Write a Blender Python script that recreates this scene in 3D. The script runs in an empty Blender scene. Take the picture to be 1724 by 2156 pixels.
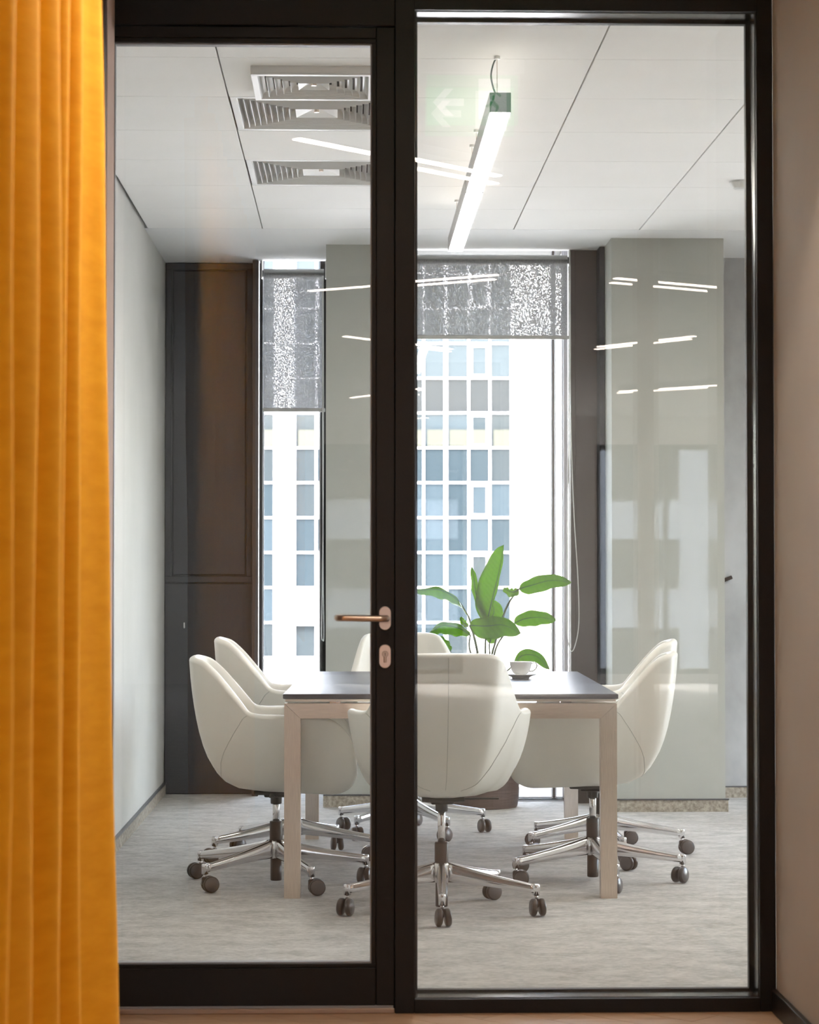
import bpy, bmesh, math, random
from mathutils import Vector, Matrix, noise
random.seed(7)
R = math.radians
PI = math.pi
sc = bpy.context.scene
C = sc.collection

# ------------------------------------------------------------ camera, world, sun, exposure
cam_d = bpy.data.cameras.new('camera')
cam = bpy.data.objects.new('camera', cam_d)
C.objects.link(cam)
cam.location = (0, 0, 1.178)
cam.rotation_euler = (R(90) + math.atan(129 / 4800), 0, -R(1.456))
cam_d.sensor_fit = 'HORIZONTAL'
cam_d.sensor_width = 36.0
cam_d.lens = 36.0 * 4800 / 1724
cam_d.clip_end = 500
cam_d.dof.use_dof = True
cam_d.dof.focus_distance = 9.0
cam_d.dof.aperture_fstop = 9.0
sc.camera = cam

world = bpy.data.worlds.new('sky')
sc.world = world
world.use_nodes = True
wn = world.node_tree
wn.nodes.clear()
wo = wn.nodes.new('ShaderNodeOutputWorld')
wb = wn.nodes.new('ShaderNodeBackground')
wt = wn.nodes.new('ShaderNodeTexSky')
wt.sky_type = 'NISHITA'
wt.sun_disc = False
wt.sun_elevation = R(42)
wt.sun_rotation = R(200)
wt.air_density = 1.0
wt.dust_density = 2.0
wb.inputs['Strength'].default_value = 1.9
wh_ = wn.nodes.new('ShaderNodeHueSaturation')      # hazier, less saturated sky
wh_.inputs['Saturation'].default_value = .55
wn.links.new(wt.outputs[0], wh_.inputs['Color'])
wn.links.new(wh_.outputs[0], wb.inputs[0])
wn.links.new(wb.outputs[0], wo.inputs[0])

sun_d = bpy.data.lights.new('sun', 'SUN')
sun = bpy.data.objects.new('sun', sun_d)
C.objects.link(sun)
sun_d.energy = 9.0
sun_d.angle = R(0.6)
sun_d.color = (1.0, 0.96, 0.9)
sun.rotation_euler = (R(48), 0, R(-24))      # shines towards +Y, onto the facade across the street

sc.cycles.adaptive_threshold = 0.03
sc.cycles.max_bounces = 7
sc.cycles.glossy_bounces = 3
sc.view_settings.view_transform = 'Standard'
sc.view_settings.look = 'None'
sc.view_settings.gamma = 1.0
sc.view_settings.use_curve_mapping = False
sc.view_settings.exposure = 1.0
LAMP_UP = 1.2      # upward glow added to the pendants to lift the ceiling
LAMP_IN = 24.0       # meeting room pendant
LAMP_OUT = 20.0      # corridor / office lamps

# ------------------------------------------------------------ helpers
def tag(o, label=None, cat=None, group=None, kind=None):
    if label: o['label'] = label
    if cat: o['category'] = cat
    if group: o['group'] = group
    if kind: o['kind'] = kind
    return o

def obj(name, bm, mat, parent=None, loc=(0, 0, 0), smooth=False):
    me = bpy.data.meshes.new(name)
    bmesh.ops.recalc_face_normals(bm, faces=bm.faces[:])
    bm.to_mesh(me); bm.free()
    if smooth:
        for p in me.polygons: p.use_smooth = True
    if mat: me.materials.append(mat)
    o = bpy.data.objects.new(name, me)
    C.objects.link(o)
    o.location = loc
    if parent: o.parent = parent
    return o

def inst(name, src, parent=None, loc=(0, 0, 0), rot=(0, 0, 0), mat=None):
    o = bpy.data.objects.new(name, src)
    C.objects.link(o); o.location = loc; o.rotation_euler = rot
    if parent: o.parent = parent
    return o

def empty(name, loc=(0, 0, 0), rz=0):
    o = bpy.data.objects.new(name, None)
    C.objects.link(o); o.location = loc; o.rotation_euler = (0, 0, rz)
    o.empty_display_size = 0.05
    return o

def box(bm, x0, x1, y0, y1, z0, z1, bev=0.0, seg=2):
    vs = [bm.verts.new(p) for p in ((x0,y0,z0),(x1,y0,z0),(x1,y1,z0),(x0,y1,z0),(x0,y0,z1),(x1,y0,z1),(x1,y1,z1),(x0,y1,z1))]
    fs = [bm.faces.new([vs[i] for i in f]) for f in ((0,3,2,1),(4,5,6,7),(0,1,5,4),(1,2,6,5),(2,3,7,6),(3,0,4,7))]
    if bev > 0:
        es = set()
        for f in fs: es.update(f.edges)
        bmesh.ops.bevel(bm, geom=list(es), offset=bev, segments=seg, affect='EDGES', profile=0.5)
    return bm

def BX(*a, **k):
    return box(bmesh.new(), *a, **k)

def grid(bm, rows, closed_u=False, closed_v=False):
    """rows: list of lists of points -> quads"""
    V = [[bm.verts.new(p) for p in r] for r in rows]
    n = len(V); m = len(V[0])
    for i in range(n if closed_v else n - 1):
        for j in range(m if closed_u else m - 1):
            a, b = V[i][j], V[i][(j+1) % m]
            c, d = V[(i+1) % n][(j+1) % m], V[(i+1) % n][j]
            bm.faces.new((a, b, c, d))
    return V

def lathe(bm, prof, seg=32, cx=0, cy=0, caps=True):
    rows = [[(cx + r*math.cos(2*PI*k/seg), cy + r*math.sin(2*PI*k/seg), z) for k in range(seg)] for r, z in prof]
    V = grid(bm, rows, closed_u=True)
    if caps:
        if prof[0][0] > 1e-5: bm.faces.new(V[0][::-1])
        if prof[-1][0] > 1e-5: bm.faces.new(V[-1])
    return bm

def catmull(pts, n):
    P = [Vector(p) for p in pts]
    P = [2*P[0]-P[1]] + P + [2*P[-1]-P[-2]]
    out = []
    m = len(P) - 3
    for i in range(n + 1):
        t = i / n * m
        k = min(int(t), m - 1); u = t - k
        a, b, c, d = P[k:k+4]
        out.append(0.5*((2*b) + (c-a)*u + (2*a-5*b+4*c-d)*u*u + (3*b-a-3*c+d)*u**3))
    return out

def tube(bm, pts, r, seg=8, caps=True):
    pts = [Vector(p) for p in pts]
    n = len(pts)
    rows = []
    up = None
    for i, p in enumerate(pts):
        t = (pts[min(i+1, n-1)] - pts[max(i-1, 0)]).normalized()
        if up is None:
            up = Vector((0, 0, 1)) if abs(t.z) < 0.9 else Vector((0, 1, 0))
        s = t.cross(up).normalized(); up = s.cross(t).normalized()
        rr = r[i] if isinstance(r, (list, tuple)) else r
        rows.append([p + s*rr*math.cos(2*PI*k/seg) + up*rr*math.sin(2*PI*k/seg) for k in range(seg)])
    V = grid(bm, rows, closed_u=True)
    if caps:
        bm.faces.new(V[0][::-1]); bm.faces.new(V[-1])
    return bm

# ------------------------------------------------------------ materials
def mat(name, col=(.8,.8,.8), rough=.5, metal=0.0, spec=.5, emit=None, es=0, coat=0, aniso=0):
    m = bpy.data.materials.new(name); m.use_nodes = True
    b = m.node_tree.nodes['Principled BSDF']
    b.inputs['Base Color'].default_value = (*col, 1)
    b.inputs['Roughness'].default_value = rough
    b.inputs['Metallic'].default_value = metal
    b.inputs['Specular IOR Level'].default_value = spec
    b.inputs['Coat Weight'].default_value = coat
    if emit:
        b.inputs['Emission Color'].default_value = (*emit, 1)
        b.inputs['Emission Strength'].default_value = es
    return m

def N(m): return m.node_tree.nodes, m.node_tree.links, m.node_tree.nodes['Principled BSDF']

def add_noise(m, scale=(1,1,1), nscale=20, detail=4, c0=(0,0,0), c1=(1,1,1), lo=.35, hi=.65, bump=0.0, bscale=None, dist=.002, rotz=0):
    n, l, b = N(m)
    tc = n.new('ShaderNodeTexCoord'); mp = n.new('ShaderNodeMapping')
    mp.inputs['Scale'].default_value = scale
    mp.inputs['Rotation'].default_value = (0, 0, rotz)
    tx = n.new('ShaderNodeTexNoise'); tx.inputs['Scale'].default_value = nscale; tx.inputs['Detail'].default_value = detail
    tx.inputs['Roughness'].default_value = .6
    rp = n.new('ShaderNodeValToRGB')
    rp.color_ramp.elements[0].position = lo; rp.color_ramp.elements[1].position = hi
    rp.color_ramp.elements[0].color = (*c0, 1); rp.color_ramp.elements[1].color = (*c1, 1)
    l.new(tc.outputs['Object'], mp.inputs[0]); l.new(mp.outputs[0], tx.inputs['Vector'])
    l.new(tx.outputs['Fac'], rp.inputs[0]); l.new(rp.outputs[0], b.inputs['Base Color'])
    if bump:
        bp = n.new('ShaderNodeBump'); bp.inputs['Strength'].default_value = bump; bp.inputs['Distance'].default_value = dist
        if bscale:
            t2 = n.new('ShaderNodeTexNoise'); t2.inputs['Scale'].default_value = bscale; t2.inputs['Detail'].default_value = 3
            l.new(mp.outputs[0], t2.inputs['Vector']); l.new(t2.outputs['Fac'], bp.inputs['Height'])
        else:
            l.new(tx.outputs['Fac'], bp.inputs['Height'])
        l.new(bp.outputs[0], b.inputs['Normal'])
    return m

M = {}
M['wall'] = add_noise(mat('wall_paint', rough=.75), nscale=1.3, c0=(.58,.575,.54), c1=(.63,.62,.585), bump=.05, bscale=180)
M['pier'] = add_noise(mat('pier_grey', rough=.75), nscale=1.3, c0=(.42,.43,.39), c1=(.46,.465,.425), bump=.05, bscale=180)  # wall colours repeated in a darker, greener grey for the piers
M['ceil'] = add_noise(mat('ceiling_tile', rough=.85), nscale=2, c0=(.90,.89,.86), c1=(.925,.915,.89), bump=.08, bscale=300)
M['soffit'] = mat('soffit_paint', (.87,.87,.86), .8)
M['gap'] = mat('joint_shadow', (.10,.10,.095), .9)
M['pink'] = add_noise(mat('pink_plaster', rough=.8), nscale=3, c0=(.60,.43,.35), c1=(.66,.49,.40), bump=.05, bscale=200)
M['beige'] = add_noise(mat('beige_plaster', rough=.7), nscale=1.2, c0=(.43,.375,.325), c1=(.48,.42,.36), bump=.05, bscale=160)
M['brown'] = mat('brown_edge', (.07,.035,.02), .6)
M['black'] = add_noise(mat('black_frame', rough=.42, spec=.3), nscale=600, c0=(.007,.0055,.005), c1=(.014,.011,.010), bump=.06)
M['gasket'] = mat('grey_gasket', (.33,.34,.36), .45)
M['concrete'] = add_noise(mat('concrete', rough=.7), scale=(1,1,.7), nscale=2.4, detail=9, c0=(.30,.30,.30), c1=(.47,.47,.47), bump=.3, bscale=25, dist=.004)
M['panel'] = add_noise(mat('anthracite_panel', rough=.42), nscale=220, c0=(.036,.038,.046), c1=(.048,.050,.058), bump=.05)
M['panelb'] = add_noise(mat('brown_panel', rough=.45), nscale=220, c0=(.075,.055,.048), c1=(.095,.072,.062), bump=.05)
M['stone'] = add_noise(mat('carpet_skirting', rough=.95), nscale=60, detail=6, c0=(.24,.21,.17), c1=(.48,.43,.36), bump=.8, dist=.006)
M['strip'] = mat('skirting_strip', (.10,.10,.11), .4, .3)
M['chrome'] = mat('polished_aluminium', (.80,.80,.82), .13, 1.0)
M['tube'] = mat('chrome_tube', (.82,.82,.84), .12, 1.0)
M['steel'] = add_noise(mat('brushed_steel', rough=.33, metal=1.0), scale=(60,60,1.2), nscale=12, c0=(.66,.56,.475), c1=(.80,.69,.59))
M['steelh'] = add_noise(mat('brushed_steel_horizontal', rough=.33, metal=1.0), scale=(1.2,60,60), nscale=12, c0=(.66,.56,.475), c1=(.80,.69,.59))
M['copper'] = mat('warm_satin_steel', (.50,.38,.30), .28, 1.0)
M['rose'] = mat('satin_rosette', (.72,.60,.53), .38, 1.0)
M['dark'] = mat('black_plastic', (.022,.017,.015), .38)
M['wheel'] = mat('caster_plastic', (.035,.027,.024), .30, spec=.6)
M['wheelcap'] = mat('caster_cap', (.10,.09,.09), .28, spec=.6)
M['leather'] = add_noise(mat('white_leather', rough=.36, spec=.5), nscale=3, c0=(.78,.755,.69), c1=(.83,.805,.74), bump=.10, bscale=420, dist=.0006)
M['seam'] = mat('leather_seam', (.55,.54,.48), .6)
M['cup'] = mat('white_porcelain', (.85,.84,.82), .12, spec=.6)
M['lampm'] = mat('lamp_housing', (.62,.62,.62), .35, .3)
M['lampe'] = mat('lamp_end_cap', (.16,.19,.19), .2, .4)
M['glow'] = mat('lamp_diffuser', (.9,.9,.9), .5, emit=(1,.96,.89), es=LAMP_IN)
M['glowup'] = mat('lamp_added_uplight', (.9,.9,.9), .5, emit=(1,.93,.84), es=LAMP_UP)
M['glowout'] = mat('office_lamp_diffuser', (.9,.9,.9), .5, emit=(1,.84,.72), es=LAMP_OUT)
M['vent'] = mat('vent_metal', (.80,.80,.78), .35)
M['white'] = mat('white_render', (.84,.84,.86), .8)
M['whiteframe'] = mat('white_window_frame', (.72,.72,.78), .5)
M['street'] = mat('street', (.70,.69,.67), .9)
M['blindbar'] = mat('blind_bar', (.52,.52,.50), .5)
M['roller'] = mat('blind_roller', (.42,.43,.43), .6)
M['sign'] = mat('sign_green', (.02,.28,.08), .4, emit=(.02,.40,.10), es=1.4)
M['signw'] = mat('sign_white', (.9,.9,.9), .4, emit=(.9,1,.92), es=1.3)
M['cloth'] = mat('dark_clothes', (.05,.05,.055), .9)
M['soil'] = add_noise(mat('potting_soil', rough=.95), nscale=60, c0=(.02,.013,.01), c1=(.06,.04,.03), bump=.8)

def pane_mat(name, col):
    return mat(name, col, .08, spec=.13)
M['pane1'] = pane_mat('far_glass_blue', (.016,.023,.028))
M['pane2'] = pane_mat('far_glass_grey', (.019,.024,.027))
M['pane3'] = pane_mat('far_glass_light', (.022,.031,.038))
M['pane4'] = pane_mat('far_glass_dark', (.010,.013,.016))
M['yblind'] = mat('far_yellow_blind', (.018,.020,.012), .6)

def glass_mat(name, ior=1.75, tint=(.99,.988,.980)):
    m = bpy.data.materials.new(name); m.use_nodes = True
    n, l = m.node_tree.nodes, m.node_tree.links
    n.clear()
    o = n.new('ShaderNodeOutputMaterial'); mx = n.new('ShaderNodeMixShader')
    t = n.new('ShaderNodeBsdfTransparent'); t.inputs[0].default_value = (*tint, 1)
    g = n.new('ShaderNodeBsdfGlossy'); g.inputs['Roughness'].default_value = 0.0
    f = n.new('ShaderNodeFresnel'); f.inputs[0].default_value = ior
    ge = n.new('ShaderNodeNewGeometry')
    s = n.new('ShaderNodeMath'); s.operation = 'SUBTRACT'; s.inputs[0].default_value = 1
    mu = n.new('ShaderNodeMath'); mu.operation = 'MULTIPLY'
    l.new(ge.outputs['Backfacing'], s.inputs[1]); l.new(s.outputs[0], mu.inputs[0]); l.new(f.outputs[0], mu.inputs[1])
    l.new(mu.outputs[0], mx.inputs[0]); l.new(t.outputs[0], mx.inputs[1]); l.new(g.outputs[0], mx.inputs[2])
    l.new(mx.outputs[0], o.inputs[0])
    return m
M['glass'] = glass_mat('partition_glass', 1.62)
M['wglass'] = glass_mat('window_glass', 1.6, (.97,.97,.97))

def wood_mat(name, c0, c1, rough, scale, bump=.15, coat=0):
    m = mat(name, rough=rough, coat=coat)
    add_noise(m, scale=scale, nscale=3.0, detail=8, c0=c0, c1=c1, lo=.3, hi=.7, bump=bump, dist=.001)
    return m
M['tablewood'] = wood_mat('dark_oak_veneer', (.014,.010,.012), (.050,.040,.042), .30, (3,90,1), .5)
M['tableedge'] = wood_mat('dark_edge_band', (.030,.018,.014), (.065,.042,.034), .4, (3,3,60))
M['plank'] = wood_mat('oak_plank', (.42,.25,.14), (.60,.39,.24), .4, (1,14,1))
M['pot'] = wood_mat('dark_wood_pot', (.06,.035,.028), (.14,.09,.075), .5, (3,3,45), .4)

# carpet: beige grey with horizontal streaks
def carpet():
    m = mat('carpet', rough=.96, spec=.1)
    n, l, b = N(m)
    tc = n.new('ShaderNodeTexCoord')
    def nz(scale, ns, det):
        mp = n.new('ShaderNodeMapping'); mp.inputs['Scale'].default_value = scale
        t = n.new('ShaderNodeTexNoise'); t.inputs['Scale'].default_value = ns; t.inputs['Detail'].default_value = det
        t.inputs['Roughness'].default_value = .7
        l.new(tc.outputs['Object'], mp.inputs[0]); l.new(mp.outputs[0], t.inputs['Vector']); return t
    a = nz((1, 1.5, 1), 7, 9); c = nz((1, 1.6, 1), 38, 5); d = nz((1,1,1), 380, 2)
    mx = n.new('ShaderNodeMath'); mx.operation = 'MULTIPLY_ADD'; mx.inputs[1].default_value = .55
    l.new(a.outputs['Fac'], mx.inputs[0])
    m2 = n.new('ShaderNodeMath'); m2.operation = 'MULTIPLY'; m2.inputs[1].default_value = .45
    l.new(c.outputs['Fac'], m2.inputs[0]); l.new(m2.outputs[0], mx.inputs[2])
    rp = n.new('ShaderNodeValToRGB')
    rp.color_ramp.elements[0].position = .40; rp.color_ramp.elements[1].position = .60
    rp.color_ramp.elements[0].color = (.39,.375,.35,1); rp.color_ramp.elements[1].color = (.63,.61,.58,1)
    l.new(mx.outputs[0], rp.inputs[0]); l.new(rp.outputs[0], b.inputs['Base Color'])
    ad = n.new('ShaderNodeMath'); ad.operation = 'ADD'
    l.new(d.outputs['Fac'], ad.inputs[0]); l.new(c.outputs['Fac'], ad.inputs[1])
    bp = n.new('ShaderNodeBump'); bp.inputs['Strength'].default_value = .6; bp.inputs['Distance'].default_value = .003
    l.new(ad.outputs[0], bp.inputs['Height']); l.new(bp.outputs[0], b.inputs['Normal'])
    return m
M['carpet'] = carpet()

# velvet curtain
def velvet():
    m = mat('orange_velvet', rough=.85, spec=.15)
    add_noise(m, scale=(4,4,14), nscale=2.2, detail=7, c0=(.74,.31,.008), c1=(.88,.42,.018), lo=.25, hi=.75, bump=.12, bscale=30, dist=.001)
    n, l, b = N(m)
    b.inputs['Sheen Weight'].default_value = .55
    b.inputs['Sheen Tint'].default_value = (1,.62,.16,1)
    b.inputs['Sheen Roughness'].default_value = .4
    return m
M['velvet'] = velvet()

# roller blind screen fabric: diffuse/translucent threads with small openings
def screen():
    m = bpy.data.materials.new('screen_fabric'); m.use_nodes = True
    n, l = m.node_tree.nodes, m.node_tree.links
    n.clear()
    o = n.new('ShaderNodeOutputMaterial'); mx = n.new('ShaderNodeMixShader'); m2 = n.new('ShaderNodeMixShader')
    t = n.new('ShaderNodeBsdfTransparent')
    d = n.new('ShaderNodeBsdfDiffuse'); d.inputs[0].default_value = (.34,.345,.34,1)
    tr = n.new('ShaderNodeBsdfTranslucent'); tr.inputs[0].default_value = (.38,.382,.385,1)
    tc = n.new('ShaderNodeTexCoord')
    mp = n.new('ShaderNodeMapping'); mp.inputs['Scale'].default_value = (1, 1, .75)
    nz = n.new('ShaderNodeTexNoise'); nz.inputs['Scale'].default_value = 170; nz.inputs['Detail'].default_value = 3; nz.inputs['Roughness'].default_value = .8
    rp = n.new('ShaderNodeValToRGB')
    rp.color_ramp.elements[0].position = .49; rp.color_ramp.elements[0].color = (.02,.02,.02,1)
    rp.color_ramp.elements[1].position = .62; rp.color_ramp.elements[1].color = (.46,.46,.46,1)
    l.new(tc.outputs['Object'], mp.inputs[0]); l.new(mp.outputs[0], nz.inputs['Vector']); l.new(nz.outputs['Fac'], rp.inputs[0])
    m2.inputs[0].default_value = .5
    l.new(d.outputs[0], m2.inputs[1]); l.new(tr.outputs[0], m2.inputs[2])
    l.new(rp.outputs[0], mx.inputs[0]); l.new(m2.outputs[0], mx.inputs[1]); l.new(t.outputs[0], mx.inputs[2])
    l.new(mx.outputs[0], o.inputs[0])
    return m
M['screen'] = screen()

def leafmat(name, c0, c1):
    m = bpy.data.materials.new(name); m.use_nodes = True
    n, l = m.node_tree.nodes, m.node_tree.links
    b = n['Principled BSDF']; o = n['Material Output']
    tc = n.new('ShaderNodeTexCoord')
    w = n.new('ShaderNodeTexWave'); w.wave_type = 'BANDS'; w.bands_direction = 'DIAGONAL'
    w.inputs['Scale'].default_value = 22; w.inputs['Distortion'].default_value = 2
    rp = n.new('ShaderNodeValToRGB'); rp.color_ramp.elements[0].color = (*c0,1); rp.color_ramp.elements[1].color = (*c1,1)
    l.new(tc.outputs['Object'], w.inputs['Vector']); l.new(w.outputs['Fac'], rp.inputs[0])
    l.new(rp.outputs[0], b.inputs['Base Color'])
    b.inputs['Roughness'].default_value = .24; b.inputs['Specular IOR Level'].default_value = .9
    tr = n.new('ShaderNodeBsdfTranslucent'); tr.inputs[0].default_value = (.34,.56,.03,1)
    mx = n.new('ShaderNodeMixShader'); mx.inputs[0].default_value = .48
    l.new(b.outputs[0], mx.inputs[1]); l.new(tr.outputs[0], mx.inputs[2]); l.new(mx.outputs[0], o.inputs[0])
    return m
M['leaf'] = leafmat('leaf_green', (.030,.075,.012), (.060,.13,.018))
M['stem'] = mat('leaf_stem', (.08,.10,.04), .5)

# ------------------------------------------------------------ dimensions
CE = 2.845            # ceiling height
YF = 6.133            # front face of the partition
XL = -1.0             # left wall of the meeting room
XR = 5.2

# ------------------------------------------------------------ the setting: meeting room
def struct(name, bm, m, parent=None, label=None):
    o = obj(name, bm, m, parent)
    if parent is None: o['kind'] = 'structure'
    if label: o['label'] = label
    return o

struct('floor', BX(XL-.1, XR+.1, 6.26, 12.6, -.1, 0), M['carpet'], label='light beige streaked carpet of the meeting room')
# ceiling: slab, joints dark above, tiles as parts
ceil = struct('ceiling', BX(XL-.1, XR+.1, 6.26, 12.6, CE+.07, CE+.15), M['gap'], label='white panelled ceiling of the meeting room')
xs = [XL+.012, -.432, .177, .785, 1.396, 2.005, 2.61, 3.22, 3.83, 4.44, XR]
ys = [6.26, 6.73, 7.34, 7.95, 8.56, 9.17, 9.78, 10.39, 11.0]
tile_cache = {}
for i in range(len(xs)-1):
    for j in range(len(ys)-1):
        if i == 1 and j in (3, 5): continue
        w = xs[i+1]-xs[i]; d = ys[j+1]-ys[j]
        key = (round(w,3), round(d,3))
        cx, cy = (xs[i]+xs[i+1])/2, (ys[j]+ys[j+1])/2
        if key not in tile_cache:
            o = obj('ceiling_tile', BX(-w/2+.0025, w/2-.0025, -d/2+.0012, d/2-.0012, 0, .02, bev=.001, seg=1), M['ceil'], ceil, (cx, cy, CE))
            tile_cache[key] = o.data
        else:
            inst('ceiling_tile', tile_cache[key], ceil, (cx, cy, CE))
bm = BX(XL, XR, 11.003, 11.73, CE, CE+.05)
for a in ((XL, -.492, 11.73, 12.6), (-.492, -.13, 11.73, 12.15), (-.13, .30, 11.73, 12.6), (1.125, XR, 11.73, 12.6)): box(bm, *a, CE, CE+.05)
obj('ceiling_border', bm, M['soffit'], ceil)

struct('wall_left', BX(XL-.12, XL, 6.26, 12.5, 0, CE+.1), M['wall'])
b = BX(XL, XL+.012, 6.26, 12.2, 0, .058)
o = struct('baseboard_left', b, M['stone']); obj('top_strip', BX(XL, XL+.015, 6.26, 12.2, .058, .066), M['strip'], o)
# back wall pieces
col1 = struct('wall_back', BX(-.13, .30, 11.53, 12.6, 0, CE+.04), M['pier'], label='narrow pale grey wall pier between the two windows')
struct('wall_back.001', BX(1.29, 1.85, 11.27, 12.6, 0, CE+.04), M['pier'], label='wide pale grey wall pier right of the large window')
o = struct('baseboard_back', BX(-.142, .312, 11.518, 11.53, 0, .058), M['stone']); obj('top_strip', BX(-.142, .312, 11.515, 11.535, .058, .064), M['strip'], o)
o = struct('baseboard_back.001', box(BX(1.278, 1.862, 11.256, 11.27, 0, .058), 1.85, 1.862, 11.27, 11.97, 0, .058), M['stone'])
obj('top_strip', BX(1.278, 1.865, 11.252, 11.274, .058, .064), M['strip'], o)
struct('wall_concrete', BX(1.85, XR, 11.97, 12.1, 0, CE+.04), M['concrete'], label='grey concrete wall at the far right corner')
o = struct('baseboard_back.002', BX(1.862, XR, 11.955, 11.97, 0, .055), M['stone']); obj('top_strip', BX(1.862, XR, 11.952, 11.972, .055, .061), M['strip'], o)
struct('wall_behind_panel', BX(XL-.05, -.50, 12.32, 12.45, 0, CE+.04), M['gap'], label='dark wall behind the left panels')
# right wall with a window added out of view for side daylight
wr = struct('wall_right', box(box(BX(XR, XR+.12, 6.26, 9.4, 0, CE+.1), XR, XR+.12, 11.9, 12.6, 0, CE+.1), XR, XR+.12, 9.4, 11.9, 2.75, CE+.1), M['wall'])
wf = struct('window_3', box(box(box(box(BX(XR+.02, XR+.08, 9.4, 9.46, 0, 2.75), XR+.02, XR+.08, 11.84, 11.9, 0, 2.75), XR+.02, XR+.08, 9.46, 11.84, 0, .06), XR+.02, XR+.08, 9.46, 11.84, 2.69, 2.75), XR+.02, XR+.08, 10.62, 10.68, .06, 2.69), M['black'], label='unseen window added in the right wall for side daylight')
obj('pane', BX(XR+.045, XR+.055, 9.46, 10.62, .06, 2.69), M['wglass'], wf)
obj('pane', BX(XR+.045, XR+.055, 10.68, 11.84, .06, 2.69), M['wglass'], wf)
# front wall of the room either side of the partition
struct('wall_front', BX(XL-.1, -.745, 6.13, 6.26, 0, CE+.1), M['wall'], label='wall left of the glass door')
struct('wall_front.001', BX(1.17, XR+.1, 6.13, 6.26, 0, CE+.1), M['wall'], label='wall right of the glass partition')
struct('wall_front.002', BX(-.745, 1.17, 6.15, 6.26, 2.80, CE+.1), M['wall'], label='bulkhead above the glass partition')

# left back cladding: tall panel with a shallow frame, lower panel
pn = struct('trim_1', BX(-.998, -.492, 12.235, 12.32, 0, CE-.002), M['panel'], label='dark grey panelled cladding between left wall and small window')
def framed(x0, x1, z0, z1, y, w, par, m):
    bm = bmesh.new()
    for a in ((x0, x1, z1-w, z1), (x0, x1, z0, z0+w), (x0, x0+w, z0+w, z1-w), (x1-w, x1, z0+w, z1-w)):
        box(bm, a[0], a[1], y-.022, y, a[2], a[3], bev=.002, seg=1)
    return obj('panel_frame', bm, m, par)
framed(-.996, -.530, 1.13, 2.840, 12.235, .032, pn, M['panel'])
obj('door_panel', BX(-.955, -.568, 12.222, 12.234, 1.17, 2.80, bev=.003, seg=1), M['panel'], pn)
obj('lower_panel', BX(-.996, -.530, 12.213, 12.235, .004, 1.122, bev=.002, seg=1), M['panel'], pn)
obj('side_post', BX(-.527, -.494, 12.10, 12.235, .0, 2.842, bev=.002, seg=1), M['panelb'], pn)
obj('latch', BX(-.896, -.889, 12.205, 12.213, .885, .915, bev=.001, seg=1), M['white'], pn)
# right dark panel beside the large window
pr = struct('trim_2', BX(1.125, 1.288, 11.69, 11.80, 0, CE-.002, bev=.001, seg=1), M['panelb'], label='dark brown panel between large window and wide pier')
obj('edge_profile', BX(1.127, 1.150, 11.68, 11.69, 0, CE-.004, bev=.001, seg=1), M['panelb'], pr)
obj('side_reveal', BX(1.262, 1.288, 11.55, 11.69, 0, CE-.004), M['panel'], pr)

# windows ------------------------------------------------------
WH = CE + .068
def window(name, x0, x1, y, mull, label, jm='black', jw=.022):
    """floor to ceiling window: thin dark frame, glass panes"""
    bm = bmesh.new(); f = .014
    box(bm, x0, x0+f, y-.05, y+.03, 0, WH)
    box(bm, x0+f, x1-jw, y-.05, y+.03, 0, .012); box(bm, x0+f, x1-jw, y-.05, y+.03, WH-.02, WH)
    w = struct(name, bm, M['black'], label=label)
    obj('right_jamb', BX(x1-jw, x1, y-.05, y+.03, 0, WH), M[jm], w)
    xx = [x0+f] + mull + [x1-jw]
    for i in range(len(xx)-1):
        a = xx[i] + (.005 if i else 0); c = xx[i+1] - (.005 if i < len(xx)-2 else 0)
        obj('pane', BX(a, c, y-.004, y+.004, .012, WH-.02), M['wglass'], w)
        bm = bmesh.new()
        for p in ((a, a+.007, .012, WH-.02), (c-.007, c, .012, WH-.02), (a+.007, c-.007, .012, .018)):
            box(bm, p[0], p[1], y-.016, y-.0045, p[2], p[3])
        obj('glazing_bead', bm, M['whiteframe'], w)
    for mx in mull:
        obj('mullion', BX(mx-.004, mx+.004, y-.014, y+.03, .012, WH-.02), M['brown'], w)
    return w
window('window_1', -.492, -.13, 12.30, [], 'narrow floor-to-ceiling window beside the dark panels', jw=.037)
window('window_2', .30, 1.125, 11.87, [1.052], 'wide floor-to-ceiling window behind the plant', 'whiteframe')
struct('trim_3', BX(.30, 1.125, 11.60+.2, 11.815, 0, .006), M['gasket'], label='metal sill strip of the large window')

# ------------------------------------------------------------ partition
fr = struct('trim_4', BX(.117, .170, YF, YF+.125, 0, 2.80, bev=.002, seg=1), M['black'], label='black metal frame of the glass partition')
obj('right_jamb', BX(1.098, 1.142, YF, YF+.125, 0, 2.80, bev=.002, seg=1), M['black'], fr)
obj('head', BX(.170, 1.098, YF, YF+.125, 2.704, 2.80, bev=.001, seg=1), M['black'], fr)
obj('sill', BX(.170, 1.098, YF, YF+.125, 0, .037, bev=.001, seg=1), M['black'], fr)
obj('door_head', BX(-.745, .117, YF+.008, YF+.125, 2.662, 2.80, bev=.002, seg=1), M['black'], fr)
obj('door_jamb', BX(-.745, -.695, YF+.02, YF+.125, 0, 2.662, bev=.002, seg=1), M['black'], fr)
obj('door_stop', BX(.092, .117, YF+.080, YF+.124, .014, 2.662), M['black'], fr)
obj('threshold', BX(-.695, .117, YF+.002, YF+.125, 0, .014, bev=.002, seg=1), M['copper'], fr)
bm = bmesh.new()
y = YF+.100
for a in ((.170,.180,.037,2.704),(1.086,1.098,.037,2.704),(.180,1.086,.037,.045),(.180,1.086,2.694,2.704)):
    box(bm, a[0], a[1], y, y+.024, a[2], a[3])
obj('rear_bead', bm, M['black'], fr)
bm = bmesh.new()
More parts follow.
